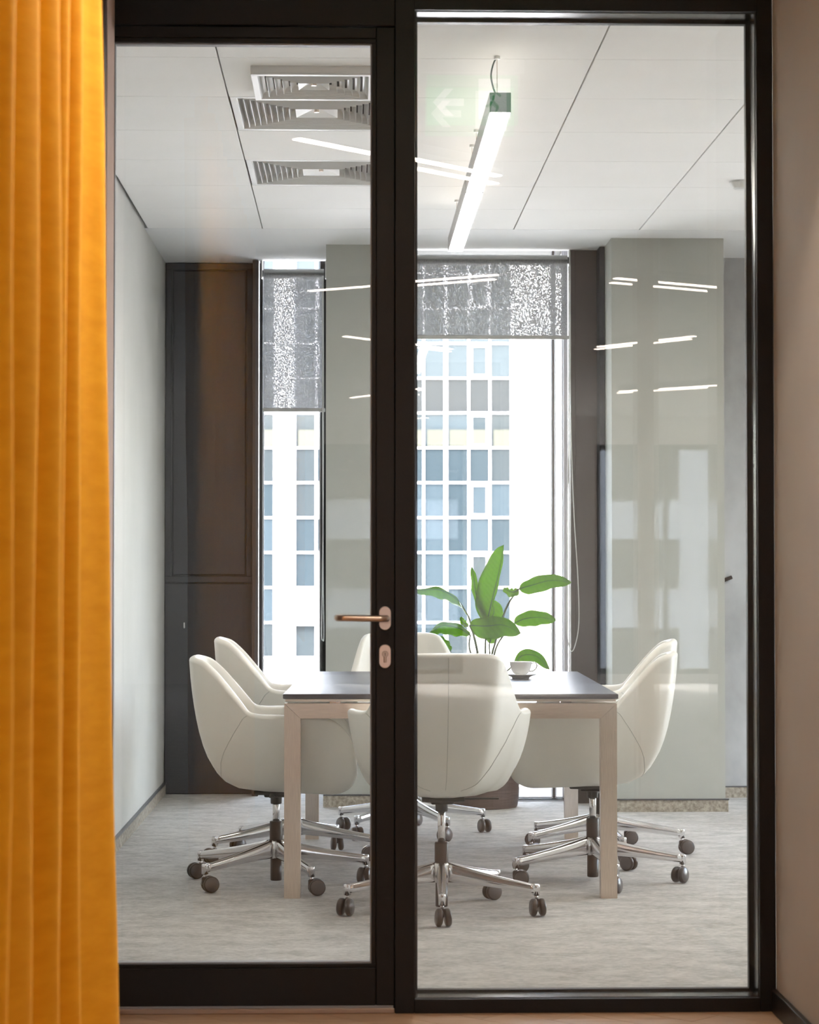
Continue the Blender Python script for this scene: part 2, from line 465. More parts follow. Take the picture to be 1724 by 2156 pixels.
for a in ((.170,.172,.037,2.704),(1.096,1.098,.037,2.704),(.172,1.096,.037,.039),(.172,1.096,2.702,2.704)):
    box(bm, a[0], a[1], YF+.02, YF+.095, a[2], a[3])
obj('satin_liner', bm, mat('satin_black_liner', (.10,.10,.10), .22, .7), fr)
g = struct('window_4', BX(.172, 1.096, YF+.012, YF+.018, .039, 2.702), M['glass'], label='double glazed fixed pane of the partition')
obj('pane', BX(.180, 1.086, YF+.106, YF+.112, .045, 2.694), M['glass'], g)

# door leaf
dr = empty('door_1', (0, YF, 0)); dr['kind'] = 'structure'; dr['label'] = 'black framed glass door with a lever handle'
def dpart(name, *a, m='black', bev=.002, par=None):
    return obj(name, BX(*a, bev=bev, seg=1), M[m], par or dr)
dpart('stile', .066, .1165, .012, .075, .020, 2.658)
dpart('stile', -.692, -.655, .012, .075, .020, 2.658)
dpart('top_rail', -.655, .066, .012, .075, 2.628, 2.658)
dpart('bottom_rail', -.655, .066, .012, .075, .020, .120)
bm = bmesh.new()
for a in ((.0545,.066,.130,2.616),(-.655,-.6445,.130,2.616),(-.655,.066,.120,.130),(-.655,.066,2.616,2.628)):
    box(bm, a[0], a[1], .018, .070, a[2], a[3], bev=.001, seg=1)
obj('glazing_bead', bm, M['black'], dr)
bm = bmesh.new()
for a in ((.0505,.0545,.134,2.612),(-.6445,-.6405,.134,2.612),(-.6445,.0545,.130,.134),(-.6445,.0545,2.612,2.616)):
    box(bm, a[0], a[1], .030, .056, a[2], a[3])
obj('gasket', bm, M['gasket'], dr)
obj('pane', BX(-.6405, .0505, .040, .048, .134, 2.612), M['glass'], dr)
dpart('bottom_seal', -.690, .112, .014, .06, .014, .0195, m='gasket', bev=0)
def stadium(cx, cz, w, h, y0, y1, n=12):
    bm = bmesh.new(); r = w/2; pts = []
    for k in range(n+1): pts.append((cx + r*math.cos(PI*k/n), cz + (h/2-r) + r*math.sin(PI*k/n)))
    for k in range(n+1): pts.append((cx + r*math.cos(PI+PI*k/n), cz - (h/2-r) + r*math.sin(PI+PI*k/n)))
    a = [bm.verts.new((x, y1, z)) for x, z in pts]; b_ = [bm.verts.new((x, y0+.0015, z)) for x, z in pts]
    c = [bm.verts.new((cx+(x-cx)*.93, y0, cz+(z-cz)*.96)) for x, z in pts]
    for i in range(len(pts)):
        j = (i+1) % len(pts)
        bm.faces.new((a[i], a[j], b_[j], b_[i])); bm.faces.new((b_[i], b_[j], c[j], c[i]))
    bm.faces.new(c); bm.faces.new(a[::-1])
    return bm
hd = obj('door_handle', stadium(.0905, 1.057, .032, .064, .003, .012), M['rose'], dr)
pts = [(.094, .004, 1.057), (.094, -.034, 1.057), (.091, -.045, 1.057), (.083, -.052, 1.057), (.070, -.054, 1.057), (-.012, -.054, 1.0585), (-.026, -.052, 1.0585), (-.035, -.044, 1.0585), (-.038, -.030, 1.0585), (-.038, -.012, 1.0585)]
obj('lever', tube(bmesh.new(), catmull(pts, 40), .0088, 14), M['copper'], hd, smooth=True)
kh = obj('lock_rosette', stadium(.0905, .955, .032, .064, .003, .012), M['rose'], dr)
bm = lathe(bmesh.new(), [(.0085, 0), (.0085, .004), (.0075, .005)], 20)
bmesh.ops.rotate(bm, verts=bm.verts, matrix=Matrix.Rotation(R(90), 3, 'X'))
bmesh.ops.translate(bm, verts=bm.verts, vec=(.0905, .0032, .961))
box(bm, .0865, .0945, -.0015, .003, .938, .956, bev=.002)
obj('lock_cylinder', bm, M['copper'], kh)
obj('key_slot', BX(.0897, .0913, -.0022, -.0014, .956, .965), M['dark'], kh)

# ------------------------------------------------------------ corridor
base = struct('floor.001', BX(-6, 6, 1.5, 4.6, -.1, -.001), M['plank'], label='oak plank floor of the corridor')
obj('subfloor', BX(-6, 6, 4.6, 6.26, -.1, -.016), M['dark'], base)
def plank(u0, u1, v0, v1, ang, clip):
    bm = BX(u0, u1, v0, v1, -.015, 0)
    bmesh.ops.rotate(bm, verts=bm.verts, matrix=Matrix.Rotation(ang, 3, 'Z'))
    bmesh.ops.translate(bm, verts=bm.verts, vec=(.2, 5.4, 0))
    for co, no in clip:
        g_ = bm.verts[:] + bm.edges[:] + bm.faces[:]
        r = bmesh.ops.bisect_plane(bm, geom=g_, plane_co=co, plane_no=no, clear_outer=True)
        if not bm.faces: return None
        bmesh.ops.holes_fill(bm, edges=[e for e in bm.edges if e.is_boundary])
    return bm if len(bm.faces) > 3 else None
clip = [((0, 6.255, 0), (0, 1, 0)), ((0, 4.6, 0), (0, -1, 0)), ((1.14, 0, 0), (1, 0, 0)), ((-.9, 0, 0), (-1, 0, 0))]
k = 0
v = -1.6
while v < 1.6:
    u = -1.7 - random.random()*.8
    while u < 1.7:
        L = .9
        bm = plank(u+.001, u+L-.001, v+.001, v+.119, R(-45), clip)
        if bm:
            obj('plank', bm, M['plank'], base)
        u += L
    v += .12
struct('floor.002', BX(-6, 6, -12, 1.5, -.1, 0), M['carpet'], label='floor of the open office behind the viewer')
struct('ceiling.001', BX(-6.1, 6.1, -12.1, 6.15, CE+.02, CE+.12), M['soffit'], label='ceiling of corridor and open office')
wl = struct('wall_corridor_left', BX(-.92, -.64, 5.955, 6.133, 0, CE+.02), M['pink'], label='pale pink wall edge beside the curtain')
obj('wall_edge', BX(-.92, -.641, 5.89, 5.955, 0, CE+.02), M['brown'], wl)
rw = struct('wall_corridor_right', BX(1.142, 1.30, 5.2, 6.133, 0, CE+.02), M['beige'], label='beige corridor wall right of the partition')
o = struct('baseboard_right', BX(1.128, 1.142, 5.2, 6.13, 0, .062, bev=.0015, seg=1), M['black'])
# open office behind the viewer (seen only as reflections in the glass)
struct('wall_office_left', BX(-6.1, -6, -12.1, 5.99, 0, CE+.02), M['soffit'], label='left wall of the open office')
struct('wall_office_right', BX(6, 6.1, -12.1, 5.3, 0, CE+.02), M['beige'], label='right wall of the open office')
struct('wall_office_front', BX(1.30, 6, 5.2, 5.3, 0, CE+.02), M['beige'], label='office wall right of the corridor')
struct('wall_office_front.001', BX(-6, -.92, 5.89, 5.99, 0, CE+.02), M['pink'], label='office wall left of the corridor')
bm = bmesh.new(); bays = [-4.9, -.31, 2.62, 4.3]
box(bm, -6, 6, -12.1, -12, 0, .1); box(bm, -6, 6, -12.1, -12, 2.56, CE+.02)
px = -6
for bx in bays:
    box(bm, px, bx, -12.1, -12, .1, 2.56); px = bx + 1.5
box(bm, px, 6, -12.1, -12, .1, 2.56)
struct('wall_office_back', bm, M['soffit'], label='window wall of the open office')
for i, bx in enumerate(bays):
    bm = bmesh.new()
    for a in ((bx, bx+.05, .1, 2.56), (bx+1.45, bx+1.5, .1, 2.56), (bx+.05, bx+1.45, .1, .16), (bx+.05, bx+1.45, 2.5, 2.56), (bx+.72, bx+.78, .16, 2.5)):
        box(bm, a[0], a[1], -12.08, -12.02, a[2], a[3])
    w = struct('window_%d' % (5+i), bm, M['black'], label='window of the open office')
    obj('pane', BX(bx+.05, bx+.72, -12.055, -12.045, .16, 2.5), M['wglass'], w)
    obj('pane', BX(bx+.78, bx+1.45, -12.055, -12.045, .16, 2.5), M['wglass'], w)

# zig-zag linear ceiling lamps of corridor and office
def linlamp(p, q, w=.042, label=None):
    p = Vector(p); q = Vector(q); d = q-p; L = d.length; a = math.atan2(d.y, d.x)
    c = (p+q)/2
    t = empty('linear_lamp', (c.x, c.y, CE-.045), a)
    bm = BX(-L/2, L/2, -w/2-.004, w/2+.004, .006, .065)
    obj('housing', bm, M['lampm'], t)
    obj('diffuser', BX(-L/2+.002, L/2-.002, -w/2, w/2, 0, .0055), M['glowout'], t)
    tag(t, label, 'lamp', 'linear ceiling lamps outside the room')
    return t
zz = [((-.209, 3.85, 0), (.60, 3.01, 0)), ((-.245, -.76, 0), (.793, -.07, 0)), ((-.05, -3.26, 0), (.72, -4.2, 0)), ((0, -8.75, 0), (.62, -7.7, 0)),
      ((1.77, -4.0, 0), (2.35, -3.25, 0)), ((1.45, -.2, 0), (2.1, -.6, 0)), ((2.6, 2.4, 0), (3.6, 3.2, 0)), ((-3.4, -4.4, 0), (-2.4, -3.8, 0)), ((2.4, -8, 0), (3.3, -7.2, 0))]
names = ['slanting linear lamp on corridor ceiling nearest the glass', 'slanting linear lamp above the viewer behind the glass', 'linear lamp farther back in the office', 'linear lamp farthest back in the office', 'linear lamp right side of office near corridor', 'linear lamp right side of office at windows', 'linear lamp left side of office near corridor', 'linear lamp left side of office at windows', 'linear lamp at the mouth of the corridor']
for (p, q), nm in zip(zz, names): linlamp(p, q, label=nm)

struct('column_1', BX(1.39, 1.48, 1.25, 1.35, 0, CE+.02), M['pink'], label='slim pink column in the open office')
# unseen downlights added to light the curtain, corridor floor and right wall
for i, (dx_, dy_) in enumerate([(.35, 5.65), (.35, 4.75), (.35, 2.9), (.35, 1.2), (.30, 4.6)]):
    t = empty('downlight', (dx_, dy_, CE+.02))
    tag(t, 'unseen added corridor downlight, number %s from the glass' % ['first', 'second', 'third', 'fourth', 'fifth'][i], 'lamp', 'added corridor downlights')
    obj('trim_ring', lathe(bmesh.new(), [(.046, -.004), (.055, -.004), (.056, 0), (.046, 0), (.046, -.004)], 28, caps=False), M['vent'], t)
    ld = bpy.data.lights.new('downlight_fill', 'SPOT'); lo = bpy.data.objects.new('bulb', ld); C.objects.link(lo); lo.parent = t
    ld.energy = (62, 82, 38, 50, 34)[i]; ld.color = (1, .90, .78); ld.spot_size = R(95); ld.spot_blend = .8; ld.shadow_soft_size = .04
    lo.location = (0, 0, -.006); d_ = (Vector((-.85, -1.5, -1.5)) if i == 0 else Vector((-.85, -1.1, -1.5)) if i == 1 else Vector((-.85, -1.2, -2.2))) if i < 3 else Vector((0, 0, -1)) if i == 3 else Vector((.84, 1.25, -1.7))
    lo.rotation_euler = d_.to_track_quat('-Z', 'Y').to_euler()

# emergency exit sign, mirrored in the glass
sg = empty('exit_sign', (.396, 4.84, 2.815)); tag(sg, 'green hanging exit sign with running figure and arrow', 'sign')
obj('plate', BX(-.15, .15, -.004, .004, -.165, 0), M['sign'], sg)
obj('housing', BX(-.17, .17, -.02, .02, 0, .05, bev=.004), M['vent'], sg)
def flat(bm, pts, y0, y1):
    a = [bm.verts.new((x, y0, z)) for x, z in pts]; b_ = [bm.verts.new((x, y1, z)) for x, z in pts]
    for i in range(len(pts)):
        j = (i+1) % len(pts); bm.faces.new((a[i], a[j], b_[j], b_[i]))
    bm.faces.new(a); bm.faces.new(b_[::-1])
bm = bmesh.new()          # arrow
flat(bm, [(-.130,-.090),(-.090,-.045),(-.062,-.045),(-.092,-.078),(-.028,-.078),(-.028,-.102),(-.092,-.102),(-.062,-.135),(-.090,-.135)], .0041, .006)
ar = obj('arrow', bm, M['signw'], sg)
bm = BX(.02, .125, .0041, .006, -.145, -.012)
dp = obj('doorway_field', bm, M['signw'], sg)
bm = bmesh.new()
lathe(bm, [(.0001,-.009),(.007,-.006),(.009,0),(.007,.006),(.0001,.009)], 12, -.078, 0)
bmesh.ops.scale(bm, verts=bm.verts, vec=(1,.3,1)); bmesh.ops.translate(bm, verts=bm.verts, vec=(0,.006,-.035))
for p in (((-.080,.0066,-.048),(-.088,.0066,-.085)), ((-.088,.0066,-.085),(-.070,.0066,-.105)), ((-.070,.0066,-.105),(-.080,.0066,-.125)), ((-.088,.0066,-.085),(-.102,.0066,-.105)), ((-.102,.0066,-.105),(-.112,.0066,-.100)), ((-.081,.0066,-.053),(-.062,.0066,-.070)), ((-.081,.0066,-.053),(-.100,.0066,-.066))):
    tube(bm, p, .004, 6)
bmesh.ops.translate(bm, verts=bm.verts, vec=(.155, 0, 0))
obj('running_figure', bm, M['sign'], sg)

# ------------------------------------------------------------ curtain
crest_t = [(-.505,4.46), (-.500,4.17), (-.498,4.0), (-.497,3.84), (-.497,3.62), (-.497,3.32), (-.49,3.08), (-.49,2.86), (-.49,2.60), (-.49,2.37), (-.49,2.12), (-.49,1.86), (-.49,1.62), (-.49,1.38), (-.49,1.14), (-.49,.9)]
def curtain_row(z):
    f = max(0.0, 1 - z/2.83)
    cr = []
    for i, (x, y) in enumerate(crest_t):
        dx = (.050*f**1.1 if i == 0 else .0); dy = 0
        if i == 1: dx = .004*f
        if i == 2: dx = -.016*f
        if i == 3: dx = .004*f
        if i == 4: dx = -.012*f
        cr.append((x+dx, y+.02*math.sin(i*2.1+z*1.2)*f))
    pts = []
    for i in range(len(cr)):
        x, y = cr[i]
        if i == 0:
            pts.append((-.545, y-.02)); pts.append((-.530, y+.015))
        pts.append((x, y+.012)); pts.append((x+.004, y-.012))
        if i < len(cr)-1:
            xn, yn = cr[i+1]
            gapY = y-yn
            tr = -.600 if i > 0 else -.545
            tr += .02*f
            pts.append((x-.024, y-.012-.16*gapY)); pts.append((tr, y-.45*gapY)); pts.append((tr+.005, yn+.30*gapY)); pts.append((xn-.026, yn+.10*gapY))
        else:
            pts.append((-.55, y-.03)); pts.append((-.62, y-.05))
    return pts
rows = []
nz_ = 48
for iz in range(nz_+1):
    z = .008 + (2.83-.008)*iz/nz_
    p = curtain_row(z)
    cp = catmull([(a, b_, z) for a, b_ in p], 320)
    for q in cp:
        q.x += .0035*noise.noise(Vector((q.y*7, z*1.6, 3)))*2.0
    rows.append(cp)
bm = bmesh.new(); grid(bm, rows)
cu = obj('curtain', bm, M['velvet'], smooth=True)
so = cu.modifiers.new('thickness', 'SOLIDIFY'); so.thickness = .003
tag(cu, 'floor-length mustard orange velvet curtain in deep folds at the left edge', 'curtain')

# ------------------------------------------------------------ ceiling diffusers
def diffuser(cx, cy, half, nring, zoff, label):
    t = empty('ceiling_vent', (cx, cy, CE+zoff)); tag(t, label, 'air vent', 'square ceiling air diffusers')
    fl = .022
    bm = bmesh.new()
    for a in ((-half, half, half-fl, half), (-half, half, -half, -half+fl), (-half, -half+fl, -half+fl, half-fl), (half-fl, half, -half+fl, half-fl)):
        box(bm, *a, 0, .006, bev=.001, seg=1)
    obj('flange', bm, M['vent'], t)
    top = .062 if zoff >= 0 else -zoff
    if zoff < 0:
        bm = bmesh.new()
        for a in ((-half, half, half-.004, half), (-half, half, -half, -half+.004), (-half, -half+.004, -half+.004, half-.004), (half-.004, half, -half+.004, half-.004)):
            box(bm, *a, .006, -zoff)
        obj('skirt', bm, M['vent'], t)
    obj('plenum', BX(-half+fl-.004, half-fl+.004, -half+fl-.004, half-fl+.004, top-.004, top), mat('vent_plenum', (.13,.13,.13), .8), t)
    ce = half*.26
    step = (half-fl-ce)/nring
    for i in range(nring):
        r0 = half-fl-step*i - .001
        bm = bmesh.new(); rows = []
        n = 5; hh = min(.036, top-.008)
        prof = []
        for k in range(n+1):
            u_ = k/n
            prof.append((r0 - step*.66*(1-math.cos(u_*PI/2)), .001 + hh*math.sin(u_*PI/2)))
        prof2 = [(r-.0016, z+.0016) for r, z in prof[::-1]]
        P = prof + prof2
        for r, z in P:
            rows.append([(-r, -r, z), (r, -r, z), (r, r, z), (-r, r, z)])
        grid(bm, rows, closed_u=True, closed_v=True)
        obj('vane', bm, M['vent'], t)
    bm = bmesh.new()
    z0 = .004; a = ce*.97
    v_ = [bm.verts.new(p) for p in ((-a,-a,z0),(a,-a,z0),(a,a,z0),(-a,a,z0),(0,0,z0+.022))]
    w_ = [bm.verts.new(p) for p in ((-a,-a,z0+.024),(a,-a,z0+.024),(a,a,z0+.024),(-a,a,z0+.024))]
    for i in range(4):
        j = (i+1) % 4
        bm.faces.new((v_[i], v_[j], v_[4])); bm.faces.new((v_[i], v_[j], w_[j], w_[i]))
    bm.faces.new(w_)
    cp_ = obj('centre_plate', bm, M['vent'], t)
    obj('screw', lathe(bmesh.new(), [(.009,.008),(.009,.024)], 12), M['steel'], cp_)
    return t
diffuser(-.128, 7.66, .205, 5, -.030, 'small square white air diffuser on the ceiling, frontmost and smallest of three')
diffuser(-.1275, 8.255, .30, 9, 0.0, 'square white louvred air diffuser, middle one of three on the ceiling')
diffuser(-.1275, 9.475, .30, 9, 0.0, 'square white louvred air diffuser, rearmost of three nearest the windows')

# smoke detector on the right
sm = obj('smoke_detector', lathe(bmesh.new(), [(.001,-.036),(.022,-.036),(.034,-.030),(.045,-.014),(.05,-.008),(.05,0),(.001,0)], 24), M['vent'], loc=(1.655, 9.62, CE), smooth=False)
tag(sm, 'small round white smoke detector on the ceiling near right frame', 'detector')
hk = obj('wall_bracket', BX(-.07, .0, -.03, .0, -.009, .009, bev=.001, seg=1), M['dark'], loc=(2.0, 11.97, 1.158))
hk.rotation_euler = (0, R(-22), 0)
tag(hk, 'short dark bar sticking out on the grey concrete wall', 'bracket')

# ------------------------------------------------------------ pendant lamp
def pendant(px, py, label):
  pl = empty('pendant_lamp', (px, py, 2.63)); tag(pl, label, 'lamp')
  w = .0335
  segs = [(0, 1.500), (1.520, 3.110)]
  for a, b_ in segs:
      bm = bmesh.new()
      box(bm, -w, -w+.003, a, b_, .003, .063); box(bm, w-.003, w, a, b_, .003, .063); box(bm, -w, w, a, b_, .060, .063)
      box(bm, -w, -w+.003, a, b_, 0, .003); box(bm, w-.003, w, a, b_, 0, .003)
      h = obj('housing', bm, M['lampm'], pl)
      obj('diffuser', BX(-w+.003, w-.003, a+.004, b_-.004, .001, .006), M['glow'], h)
      obj('added_uplight', BX(-w+.006, w-.006, a+.01, b_-.01, .0632, .0655), M['glowup'], h)  # glowing top strip added to brighten the ceiling
      obj('end_cap', BX(-w, w, a-.003, a, 0, .063, bev=.0008, seg=1), M['lampe'], h)
      obj('end_cap', BX(-w, w, b_, b_+.003, 0, .063, bev=.0008, seg=1), M['lampe'], h)
      for yy in (a+.16, b_-.12):
          obj('suspension_wire', tube(bmesh.new(), [(0, yy, .063), (0, yy, .2145)], .0011, 6), M['steel'], pl)
          obj('ceiling_cup', lathe(bmesh.new(), [(.010,.205),(.010,.2145)], 16, 0, yy), M['vent'], pl)
  obj('power_cable', tube(bmesh.new(), catmull([(0,.17,.214),(-.012,.165,.19),(-.020,.15,.15),(-.014,.14,.11),(-.004,.13,.08),(-.002,.125,.062)], 24), .0028, 8), M['lampe'], pl, smooth=True)
pendant(.468, 7.142, 'long slim white linear pendant lamp hanging over the table')
pendant(2.62, 7.142, 'second linear pendant lamp added out of view in the right part of the room')  # this and the next are fill lamps added to brighten room and ceiling
pendant(4.30, 7.142, 'third linear pendant lamp added out of view beside the right wall')

# ------------------------------------------------------------ roller blinds
def blind(x0, x1, y, zr, rr, zb, label, chain, side):
    t = empty('roller_blind', ((x0+x1)/2, y, zr)); tag(t, label, 'blind', 'roller blinds')
    hw = (x1-x0)/2
    bm = lathe(bmesh.new(), [(rr, -hw+.01), (rr, hw-.01)], 28)
    bmesh.ops.rotate(bm, verts=bm.verts, matrix=Matrix.Rotation(R(90), 3, 'Y'))
    obj('roller', bm, M['roller'], t, smooth=False)
    obj('fabric', BX(-hw+.012, hw-.012, -rr-.0006, -rr+.0002, zb-zr, 0), M['screen'], t)
    obj('hem_bar', BX(-hw+.006, hw-.002, -rr-.006, -rr+.006, zb-zr-.020, zb-zr, bev=.003), M['blindbar'], t)
    for s in (-1, 1):
        bm = BX(s*hw-.004, s*hw+.004, -.022, .026, -.028, CE-zr-.002, bev=.002, seg=1)
        br = obj('bracket', bm, M['vent'], t)
        bm = lathe(bmesh.new(), [(.018, -.008), (.018, .008)], 20)
        bmesh.ops.rotate(bm, verts=bm.verts, matrix=Matrix.Rotation(R(90), 3, 'Y'))
        bmesh.ops.translate(bm, verts=bm.verts, vec=(s*(hw-.0), 0, 0))
        obj('end_disc', bm, M['dark'], t)
    # bead chain
    for pp in chain:
        P = catmull(pp, 120)
        obj('pull_chain', tube(bmesh.new(), [(q[0]-(x0+x1)/2, q[1]-y, q[2]-zr) for q in P], .0022, 6), M['vent'], t, smooth=True)
    return t
blind(-.478, -.138, 12.13, 2.776, .024, 2.055, 'small grey roller blind over the narrow window, pulled low',
      [[(-.151,12.10,2.76),(-.150,12.10,2.2),(-.150,12.10,1.6),(-.155,12.10,1.1),(-.158,12.10,.86),(-.152,12.10,.825),(-.146,12.10,.86),(-.150,12.10,1.2),(-.154,12.10,2.0),(-.156,12.10,2.76)]], 1)
blind(.302, 1.122, 11.70, 2.792, .027, 2.40, 'wide grey roller blind over the large window',
      [[(1.118,11.66,2.78),(1.119,11.66,2.2),(1.108,11.66,1.55),(1.103,11.655,1.1),(1.105,11.65,.87),(1.118,11.645,.785),(1.140,11.645,.80),(1.162,11.645,.92),(1.158,11.645,1.15),(1.138,11.65,1.5),(1.126,11.655,1.9),(1.122,11.66,2.3),(1.122,11.66,2.78)]], 1)

# ------------------------------------------------------------ table
tb = empty('meeting_table', (.36, 8.285, 0), R(-1.25)); tag(tb, 'rectangular meeting table with dark wood top and brushed metal goalpost legs', 'table')
TW, TL = .607, 1.90
obj('tabletop', BX(-TW, TW, 0, TL, .722, .74, bev=.0015, seg=1), M['tablewood'], tb)
bm = bmesh.new()
for a in ((-TW-.0005, TW+.0005, -.0015, 0), (-TW-.0005, TW+.0005, TL, TL+.0015)): box(bm, *a, .723, .7385)
for a in ((-TW-.0015, -TW, 0, TL), (TW, TW+.0015, 0, TL)): box(bm, *a, .723, .7385)
obj('edge_band', bm, M['tableedge'], tb)
obj('under_strip', BX(-TW+.006, TW-.006, .006, TL-.006, .712, .7215, bev=.001, seg=1), mat('champagne_profile', (.75,.68,.58), .3, 1.0), tb)
for yy in (.004, TL-.064):
    fb = empty('end_frame', (0, yy, 0)); fb.parent = tb
    for s in (-1, 1):
        bm = bmesh.new()
        # leg with mitred top corner
        xo = s*(TW-.003); xi = s*(TW-.062)
        q = [(xo, 0), (xi, 0), (xi, .650), (xo, .705)]
        a = [bm.verts.new((x, 0, z)) for x, z in q]; b_ = [bm.verts.new((x, .06, z)) for x, z in q]
        for i in range(4): bm.faces.new((a[i], a[(i+1) % 4], b_[(i+1) % 4], b_[i]))
        bm.faces.new(a); bm.faces.new(b_[::-1])
        obj('leg', bm, M['steel'], fb)
    bm = bmesh.new()
    q = [(-(TW-.003)+.0008, .7055), (TW-.003-.0008, .7055), (TW-.062, .6508), (-(TW-.062), .6508)]
    a = [bm.verts.new((x, 0, z)) for x, z in q]; b_ = [bm.verts.new((x, .06, z)) for x, z in q]
    for i in range(4): bm.faces.new((a[i], a[(i+1) % 4], b_[(i+1) % 4], b_[i]))
    bm.faces.new(a); bm.faces.new(b_[::-1])
    obj('crossbar', bm, M['steelh'], fb)
for s in (-1, 1):
    obj('side_rail', BX(s*.20-.02, s*.20+.02, .064, TL-.064, .655, .7115, bev=.002, seg=1), M['steel'], tb)
for xx in (-.42, .18, .42):
    obj('spacer', BX(xx-.02, xx+.02, .02, .05, .7057, .7118), M['chrome'], tb)

# cup and saucer
CX, CY = .705, 9.50
sa = obj('saucer', lathe(bmesh.new(), [(.001,.004),(.024,.002),(.036,.000),(.036,.002),(.040,.006),(.066,.016),(.0672,.0175),(.065,.0185),(.040,.010),(.024,.0075),(.001,.0072)], 40), M['cup'], loc=(CX, CY, .741), smooth=True)
tag(sa, 'white porcelain saucer under the coffee cup', 'saucer')
cp = empty('coffee_cup', (CX, CY, .7500)); tag(cp, 'white porcelain coffee cup standing on the saucer on the table', 'cup')
obj('cup_body', lathe(bmesh.new(), [(.001,.0),(.022,.0),(.0225,.006),(.028,.010),(.038,.022),(.044,.040),(.0472,.058),(.0475,.060),(.046,.060),(.0425,.040),(.036,.022),(.025,.011),(.001,.010)], 40), M['cup'], cp, smooth=True)
obj('handle', tube(bmesh.new(), catmull([(.042,0,.050),(.058,0,.056),(.067,0,.047),(.064,0,.032),(.052,0,.022),(.036,0,.020)], 24), .0032, 8), M['cup'], cp, smooth=True)

# ------------------------------------------------------------ chairs
ZB = .352
rim_half = [(-.326,0,.860),(-.326,.06,.860),(-.322,.115,.859),(-.308,.158,.855),(-.276,.186,.843),(-.232,.208,.806),(-.18,.231,.750),(-.132,.252,.696),(-.098,.270,.660),(-.055,.290,.650),(.0,.308,.649),(.07,.322,.648),(.14,.325,.647),(.21,.319,.638),(.262,.306,.603),(.290,.293,.553),(.303,.274,.490),(.307,.24,.446),(.308,.15,.426),(.309,0,.422)]
NH = 60
half = catmull(rim_half, NH)
rim = half[:-1] + [Vector((p.x, -p.y, p.z)) for p in half[::-1][:-1]]
NR = len(rim)
Wt = [(0,0),(.012,.22),(.035,.42),(.075,.55),(.13,.65),(.25,.77),(.37,.845),(.5,.90),(.7,.955),(.85,.982),(1,1)]
def wf_(h):
    for i in range(len(Wt)-1):
        if h <= Wt[i+1][0]:
            a = Wt[i]; b_ = Wt[i+1]; t = (h-a[0])/(b_[0]-a[0]); return a[1]+(b_[1]-a[1])*t
    return 1
C0 = Vector((-.01, 0))
def surf(p, h, off=0.0):
    w_ = wf_(h)
    # front portion: fuller bottom
    fr_ = max(0, min(1, (p.x-.12)/.16)); fr_ = fr_*fr_*(3-2*fr_)
    w_ = w_ + (1-w_)*fr_*.5*min(1, h/.03)
    d = Vector((p.x, p.y)) - C0
    L = d.length
    xy = C0 + d*(w_ + off/L)
    zb = ZB
    return Vector((xy.x, xy.y, zb + (p.z-zb)*h))
HS = [0,.004,.012,.022,.035,.055,.08,.11,.15,.2,.27,.35,.45,.55,.65,.75,.85,.93,.98]
def shell_mesh():
    bm = bmesh.new(); rows = []
    # smooth the profile by sampling; start with tiny ring
    for h in HS:
        hh = h
        if h == 0: rows.append([Vector((C0.x + (p.x-C0.x)*.02, p.y*.02, ZB)) for p in rim])
        else: rows.append([surf(p, hh) for p in rim])
    T = .036
    def thick(p):
        return T if p.x < .2 else T*(1-.4*min(1, (p.x-.2)/.1))
    for k in range(0, 7):           # rounded lip
        a = PI*k/6
        r_ = []
        for p in rim:
            t_ = thick(p)
            q = surf(p, .985, -(t_/2)*(1-math.cos(a)))
            q.z = q.z + t_*.40*math.sin(a)
            r_.append(q)
        rows.append(r_)
    for k in range(1, 9):
        r_ = []
        for p in rim:
            t_ = thick(p); zt = surf(p, .985).z; zi = min(zt-.002, .425); z = zt + (zi-zt)*k/8
            h = (z-ZB)/(p.z-ZB)
            q = surf(p, max(h, .05), -t_*(1+.25*k/8)); q.z = z; r_.append(q)
        rows.append(r_)
    last = rows[-1]
    rows.append([Vector((q.x*.5, q.y*.5, .425)) for q in last])
    V = grid(bm, rows, closed_u=True)
    bm.faces.new(V[0][::-1]); bm.faces.new(V[-1])
    bmesh.ops.recalc_face_normals(bm, faces=bm.faces[:])
    me = bpy.data.meshes.new('shell'); bm.to_mesh(me); bm.free()
    for p in me.polygons: p.use_smooth = True
    me.materials.append(M['leather']); return me
def tomesh(name, bm, m, smooth=True):
    bmesh.ops.recalc_face_normals(bm, faces=bm.faces[:])
    me = bpy.data.meshes.new(name); bm.to_mesh(me); bm.free()
    if smooth:
        for p in me.polygons: p.use_smooth = True
    me.materials.append(m); return me
def rim_at(i):
    i = max(0, min(NH, i)); k = int(i); f = i-k
    return half[k].lerp(half[min(k+1, NH)], f)
def seam_mesh(side):
    n = len(rim_half)-1
    P = []
    path = [(8.0, .985), (7.4, .88), (6.7, .70), (5.9, .50), (5.0, .33), (4.0, .20), (2.9, .12), (1.6, .08)]
    cp_ = catmull([(a, b_, 0) for a, b_ in path], 40)
    for q in cp_:
        r_ = rim_at(q.x/n*NH); s_ = surf(r_, q.y, .0004); P.append((s_.x, s_.y*side, s_.z))
    return tomesh('seam', tube(bmesh.new(), P, .0011, 5), M['seam'])
def back_seam():
    P = [surf(half[0], h, .0004) for h in [.985-.9*k/30 for k in range(31)]]
    return tomesh('seam', tube(bmesh.new(), P, .0010, 5), M['seam'])
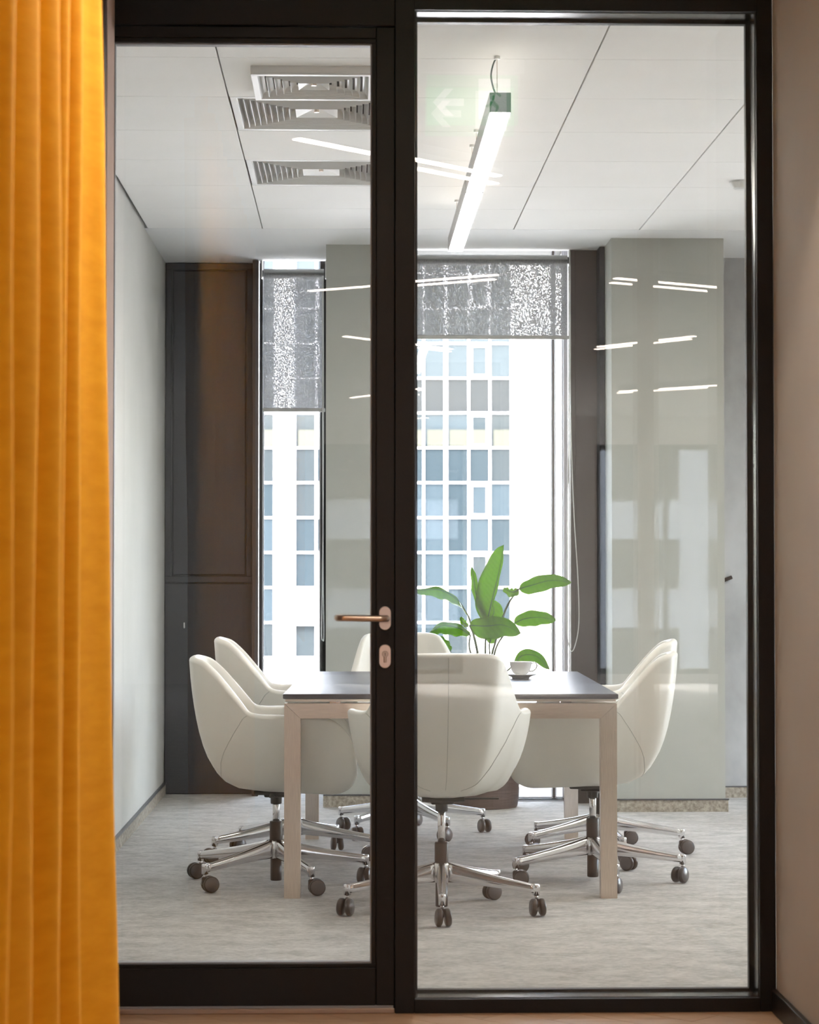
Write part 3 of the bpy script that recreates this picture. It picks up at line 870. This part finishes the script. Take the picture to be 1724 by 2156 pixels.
def cushion():
    bm = bmesh.new(); rows = []
    pl_ = []
    for p in rim:
        zt = .45
        h = max(.05, min(.98, (zt-ZB)/(p.z-ZB)))
        q = surf(p, h, -.042); pl_.append(Vector((min(q.x, .285), q.y, 0)))
    for sc_, z in ((.90,.426),(.97,.432),(1.0,.445),(1.0,.460),(.97,.472),(.90,.479),(.6,.480),(.3,.478),(.02,.477)):
        rows.append([Vector((.02+(q.x-.02)*sc_, q.y*sc_, z)) for q in pl_])
    V = grid(bm, rows, closed_u=True); bm.faces.new(V[0][::-1]); bm.faces.new(V[-1])
    return tomesh('seat_cushion', bm, M['leather'])
ME = dict(shell=shell_mesh(), seamL=seam_mesh(1), seamR=seam_mesh(-1), seamB=back_seam(), cushion=cushion())
bm = BX(-.085, .085, -.075, .075, .344, .360, bev=.006)
box(bm, -.045, .045, -.040, .040, .332, .346, bev=.006)
lathe(bm, [(.020,.305),(.0215,.308),(.022,.334)], 20)
box(bm, -.02, .0, -.20, -.07, .346, .352, bev=.002)
ME['mech'] = tomesh('mechanism', bm, M['dark'], False)
ME['lift'] = tomesh('gas_lift', lathe(bmesh.new(), [(.0135,.20),(.0135,.36)], 24), M['tube'])
ME['sleeve'] = tomesh('sleeve', lathe(bmesh.new(), [(.0235,.150),(.0245,.160),(.0245,.236),(.0225,.240),(.014,.240)], 28), M['dark'])
ME['post'] = tomesh('lower_post', lathe(bmesh.new(), [(.020,.016),(.0215,.019),(.0215,.104)], 28), M['dark'])
ME['hub'] = tomesh('base_hub', lathe(bmesh.new(), [(.022,.100),(.030,.101),(.034,.110),(.034,.160),(.030,.168),(.0246,.170)], 32), M['chrome'])
# leg (arm of the star base), along +x
def legmesh():
    bm = bmesh.new(); rows = []
    n = 14
    for k in range(n+1):
        t = k/n; x = .022 + (.345-.022)*t
        zt = .172 - .066*t**.95 - .004*math.sin(PI*t); zb = .104 - .028*t
        zb = .101 - .026*t + .003*math.sin(PI*t)
        if t > .9: zb = zb + 0
        w_ = .0185 - .006*t
        r_ = []
        m = 16
        for j in range(m):
            a = 2*PI*j/m; cs, sn = math.cos(a), math.sin(a)
            e = .55
            yy = w_*math.copysign(abs(cs)**e, cs); zz_ = (zt+zb)/2 + (zt-zb)/2*math.copysign(abs(sn)**e, sn)
            if sn > 0: yy *= 1-.25*sn
            r_.append((x, yy, zz_))
        rows.append(r_)
    V = grid(bm, rows, closed_u=True); bm.faces.new(V[0][::-1]); bm.faces.new(V[-1])
    lathe(bm, [(.0125,.070),(.0125,.104),(.011,.107)], 18, .342, 0)
    lathe(bm, [(.0065,.056),(.0065,.071)], 12, .342, 0)
    return tomesh('leg', bm, M['chrome'])
ME['leg'] = legmesh()
def castermesh():
    bm = bmesh.new()
    for s in (-1, 1):
        b2 = bmesh.new()
        lathe(b2, [(.001,.0),(.024,.0),(.029,.003),(.0305,.009),(.0300,.015),(.026,.0195),(.001,.0200)], 28)
        bmesh.ops.rotate(b2, verts=b2.verts, matrix=Matrix.Rotation(R(90)*(-s), 3, 'X'))
        bmesh.ops.rotate(b2, verts=b2.verts, matrix=Matrix.Rotation(R(4)*s, 3, 'X'))
        bmesh.ops.translate(b2, verts=b2.verts, vec=(-.020, s*.005, .0312))
        me_ = bpy.data.meshes.new('tmp'); b2.to_mesh(me_); b2.free(); bm.from_mesh(me_); bpy.data.meshes.remove(me_)
    box(bm, -.014, .012, -.009, .009, .030, .060, bev=.005)
    me = tomesh('caster', bm, M['wheel'], False)
    me.materials.append(M['wheelcap'])
    for p in me.polygons:
        p.use_smooth = True
        if abs(p.center.y) > .0225 and math.hypot(p.center.x+.02, p.center.z-.031) < .022: p.material_index = 1
    return me
ME['caster'] = castermesh()
bm = bmesh.new()
b2 = lathe(bmesh.new(), [(.0235,.0),(.0215,.0022),(.001,.0026)], 28)
ME['cap'] = tomesh('wheel_cap', b2, M['wheelcap'])

def chair(cx, cy, face, phase, dz, label, casters=None):
    t = empty('swivel_chair', (cx, cy, 0), R(face))
    tag(t, label, 'chair', 'white leather swivel chairs around the meeting table')
    sh = inst('shell', ME['shell'], t, (0, 0, dz))
    for k in ('seamL', 'seamR', 'seamB'): inst('seam', ME[k], sh)
    inst('seat_cushion', ME['cushion'], t, (0, 0, dz))
    inst('mechanism', ME['mech'], t, (0, 0, dz))
    inst('gas_lift', ME['lift'], t, (0, 0, dz*.5))
    inst('sleeve', ME['sleeve'], t, (0, 0, 0))
    inst('lower_post', ME['post'], t)
    inst('base_hub', ME['hub'], t)
    for k in range(5):
        a = R(phase + 72*k - face)
        lg = inst('leg', ME['leg'], t, (0, 0, 0), (0, 0, a))
        ca = (casters[k] if casters else random.uniform(0, 360))
        cs = inst('caster', ME['caster'], lg, (.342, 0, 0), (0, 0, R(ca) - R(phase + 72*k)))
    return t
# world angle the caster wheels trail from (wheel sits opposite)
chair(.315, 7.985, 92, -92, .042, 'white leather swivel chair at near end of table, its back to the glass', [100, 100, 25, 30, 70])
chair(-.285, 8.68, 0, -138, .0, 'white leather swivel chair on left side of table, nearer the glass door', [200, 190, 75, 60, 20])
chair(-.24, 9.45, 2, -157, .048, 'white leather swivel chair on left side of table, farther and set higher', [30, 60, 10, 100, 40])
chair(.925, 8.75, 171, -153.6, .012, 'white leather swivel chair on right side of table, nearer the glass', [175, 60, 50, 140, 10])
chair(1.045, 9.60, 172, -152, .035, 'white leather swivel chair right side, mostly hidden behind the nearer one', [170, 120, 190, 175, 10])
chair(.261, 10.345, -84, -62, .036, 'white leather swivel chair at far end of table facing the glass', [50, 110, 60, 120, 100])

# ------------------------------------------------------------ plant
PX, PY = .655, 11.55
pt = empty('potted_plant', (PX, PY, 0)); tag(pt, 'potted bird of paradise plant with large green leaves before the window', 'plant')
obj('pot', lathe(bmesh.new(), [(.001,0),(.180,0),(.184,.006),(.192,.05),(.197,.2),(.200,.45),(.200,.46),(.190,.46),(.186,.43),(.001,.43)], 48), M['pot'], pt, smooth=False)
obj('soil', lathe(bmesh.new(), [(.001,.432),(.1855,.432),(.1855,.436),(.001,.442)], 32), M['soil'], pt)
def wp(u, v, dy=0):
    y_ = PY - .10 + dy
    k_ = y_/4800
    return Vector(((u-862)*k_ + .02542*y_ - PX, y_-PY, 1.178-(v-1207)*k_))
def leaf(mid, wl, wr, side, fold=.25, wav=.006, curl=0.0, base=.12):
    """mid: list of (u,v,dy); wl/wr half widths in metres on the two sides; side: direction vector of the +half"""
    P = catmull([wp(*m_) for m_ in mid], 22)
    S = Vector(side).normalized()
    bm = bmesh.new(); rows = []
    n = len(P)
    for i, p in enumerate(P):
        t = i/(n-1)
        T_ = (P[min(i+1, n-1)]-P[max(i-1, 0)]).normalized()
        s_ = (S - T_*S.dot(T_)).normalized(); nn = T_.cross(s_)
        sh_ = (max(0.0, math.sin(PI*min(1, t**.85)))**.55) if 0 < t < 1 else 0.02
        r_ = []
        for j in range(-5, 6):
            f = j/5; wv = wr if f > 0 else wl
            w_ = wv*sh_*abs(f)
            off = s_*w_*(1 if f > 0 else -1)
            z_ = nn*(fold*w_*(1-.35*abs(f)) + wav*math.sin(t*19+f*2.3)*abs(f)**1.5 - curl*wv*abs(f)**2*sh_)
            r_.append(p+off+z_)
        rows.append(r_)
    grid(bm, rows)
    return bm
def mkleaf(*a, stem=None, sr=.0068, **k):
    o = obj('leaf', leaf(*a, **k), M['leaf'], pt, smooth=True)
    s2 = o.modifiers.new('thickness', 'SOLIDIFY'); s2.thickness = .0006
    mid = [wp(*m_) for m_ in a[0]]
    P = catmull(mid, 20)
    obj('midrib', tube(bmesh.new(), P, [.0035*(1-.8*i/20) for i in range(21)], 6), M['stem'], o, smooth=True)
    if stem:
        S_ = [wp(*m_) for m_ in stem]; S_ = [Vector((S_[0].x*.55, -.02, .43))] + S_ + [mid[0]]
        obj('stem', tube(bmesh.new(), catmull(S_, 24), [sr*(1-.35*i/24) for i in range(25)], 8), M['stem'], pt, smooth=True)
# A tall upright leaf
mkleaf([(1025,1312,0),(1036,1262,0),(1050,1205,-.01),(1061,1147,0)], .088, .016, (1,.35,.05), fold=.3, stem=[(1021,1400,0),(1022,1350,0)])
mkleaf([(1024,1310,.01),(1005,1260,0),(998,1225,0),(993,1192,0)], .018, .024, (1,.3,.05), fold=.3)
# B arching left leaf
mkleaf([(986,1296,0),(962,1262,0),(925,1242,0),(872,1243,.01)], .030, .060, (.35,.60,-.55), fold=.35, wav=.004, stem=[(1008,1400,0),(996,1335,0)])
# C high right leaf
mkleaf([(1092,1240,0),(1120,1232,0),(1160,1222,-.02),(1204,1226,-.03)], .050, .046, (.05,-.5,.85), fold=.22, wav=.004, stem=[(1032,1400,.02),(1045,1345,.02),(1066,1280,.01)])
mkleaf([(1092,1240,0),(1082,1246,0),(1070,1244,0),(1060,1236,0)], .030, .024, (0,.6,.8), fold=.2)
# D middle right
mkleaf([(1082,1312,.02),(1108,1302,.01),(1140,1300,0),(1171,1306,0)], .048, .046, (.05,-.5,.85), fold=.2, wav=.004, stem=[(1036,1420,.03),(1046,1360,.03)])
# E large centre leaf
mkleaf([(988,1316,-.05),(1022,1318,-.07),(1060,1316,-.09),(1097,1334,-.10)], .072, .055, (.12,-.45,.85), fold=.28, wav=.004, stem=[(1012,1420,-.03),(1001,1350,-.04)])
# I behind
mkleaf([(1030,1318,.05),(1036,1300,.05),(1040,1285,.05),(1034,1262,.05)], .026, .055, (1,.2,-.1), fold=.2)
mkleaf([(1030,1355,.04),(1034,1345,.04),(1036,1335,.04),(1034,1318,.04)], .03, .03, (1,.2,-.1), fold=.2, stem=[(1032,1430,.04)])
# F left low leaf
mkleaf([(990,1336,-.02),(965,1322,-.02),(930,1318,-.02),(896,1340,-.02)], .040, .058, (.1,.65,-.6), fold=.3, wav=.004, stem=[(995,1400,-.02),(988,1362,-.02)])
mkleaf([(986,1320,0),(978,1314,0),(972,1306,0),(972,1298,0)], .012, .018, (1,.3,.3), fold=.2)
# G small bottom-left
mkleaf([(948,1372,-.02),(940,1362,-.02),(930,1350,-.02),(922,1338,-.02)], .018, .03, (.7,.4,.6), fold=.2, stem=[(975,1440,-.02),(955,1392,-.02)])
# H lower right
mkleaf([(1083,1398,-.02),(1100,1380,-.03),(1130,1382,-.04),(1158,1410,-.05)], .040, .036, (.2,-.5,.85), fold=.22, wav=.003, stem=[(1045,1440,-.01)])

# ------------------------------------------------------------ across the street
bd = empty('office_building', (0, 0, 0), -R(1.456)); tag(bd, 'white rendered office block with grid of bluish glass panes across the street', 'building')
D = 80.0; kx = D/4800
bx = lambda u: (u-862)*kx
bz = lambda v: 1.178-(v-1207)*kx
rowsV = [353.8+73.6*i for i in range(16)]      # 353.8 ... 1457.8
cols_main = [620, 665.3, 710.6, 756, 801.2, 846.5, 891.8, 938.5, 987, 1031.5, 1076.5]
cols_left = [442, 487.5, 533, 577.5]
obj('wall', BX(bx(-200), bx(440), D+.35, D+8, bz(1900), bz(200)), M['white'], bd)
obj('wall', BX(bx(1077.5), bx(1800), D-.05, D+8, bz(1900), bz(200)), M['white'], bd)
obj('pier', BX(bx(578.5), bx(619), D-.12, D+8, bz(1900), bz(200)), M['white'], bd)
obj('core', BX(bx(440), bx(1077.5), D+1.0, D+8, bz(1900), bz(200)), M['white'], bd)
obj('spandrel', BX(bx(619), bx(800), D-.15, D+1, bz(1316), bz(1240)), M['white'], bd)
obj('plinth', BX(bx(620), bx(1077.5), D-.10, D+1, bz(1900), bz(1388)), M['white'], bd)
obj('plinth', BX(bx(985), bx(1077.5), D-.10, D+1, bz(1387), bz(1312)), M['white'], bd)
pm = {}
def pane(w_, h_, mname):
    key = (round(w_, 2), round(h_, 2), mname)
    if key not in pm:
        pm[key] = tomesh('pane', BX(-w_/2, w_/2, 0, .04, -h_/2, h_/2), M[mname], False)
    return pm[key]
rnd = random.Random(3)
for cols in (cols_left, cols_main):
    for j in range(len(rowsV)-1):
        v0, v1 = rowsV[j], rowsV[j+1]
        if v1 > 1400: continue
        for i in range(len(cols)-1):
            u0, u1 = cols[i], cols[i+1]
            if cols is cols_main and 1230 < v0 < 1300 and u0 < 760: continue
            if v0 > 1300 and u0 > 975: continue
            w_, h_ = (u1-u0-3)*kx, (v1-v0-3)*kx
            nm = 'pane4' if 790 < v0 < 800 else rnd.choice(['pane1', 'pane2', 'pane1', 'pane2', 'pane3'])  # dark row: reflected clouds put into the pane colour
            if v0 < 780: nm = 'pane3'
            cxp, czp = bx((u0+u1)/2), bz((v0+v1)/2)
            p_ = inst('pane', pane(w_, h_, nm), bd, (cxp, D+.10, czp))
            if 860 < v0 < 880:
                inst('blind', pane(w_*.82, h_*.5, 'yblind'), bd, (cxp+.04, D+.05, czp-h_*.23))
            if cols is cols_main and i in (8, 1, 4) and (j % 2 == 1):
                bm = bmesh.new(); f = .10
                for a in ((-w_/2, w_/2, h_/2-f, h_/2), (-w_/2, w_/2, -h_/2, -h_/2+f), (-w_/2, -w_/2+f, -h_/2+f, h_/2-f), (w_/2-f, w_/2, -h_/2+f, h_/2-f)):
                    box(bm, a[0], a[1], -.06, -.005, a[2], a[3])
                sh_ = obj('sash_frame', bm, M['whiteframe'], p_)
for cols in (cols_left, cols_main):
    for i, u in enumerate(cols):
        w_ = (3.6 if abs(u-938.5) > 1 else 7.5)*kx/2
        z0 = bz(1388)
        obj('vertical_bar', BX(bx(u)-w_, bx(u)+w_, D, D+.2, z0, bz(353)), M['whiteframe'], bd)
    for v in rowsV:
        if v > 1400: continue
        obj('horizontal_bar', BX(bx(cols[0]), bx(cols[-1]), D+.01, D+.19, bz(v)-1.6*kx, bz(v)+1.6*kx), M['whiteframe'], bd)
st = struct('ground', BX(-120, 120, 14, 110, -11.2, -11), M['street'], label='street far below the windows')

nb = empty('office_building', (0, -62, 0)); tag(nb, 'grey office block seen only as a reflection behind the viewer', 'building')
obj('wall', BX(-30, 30, -8, 0, -11, 16), mat('grey_render', (.36,.36,.37), .8), nb)
npn = tomesh('pane', BX(-1.1, 1.1, 0, .08, -.8, .8), M['pane4'], False)
for i in range(-5, 6):
    for j in range(-2, 5):
        inst('pane', npn, nb, (i*3.2, .02, j*2.9+1.5))
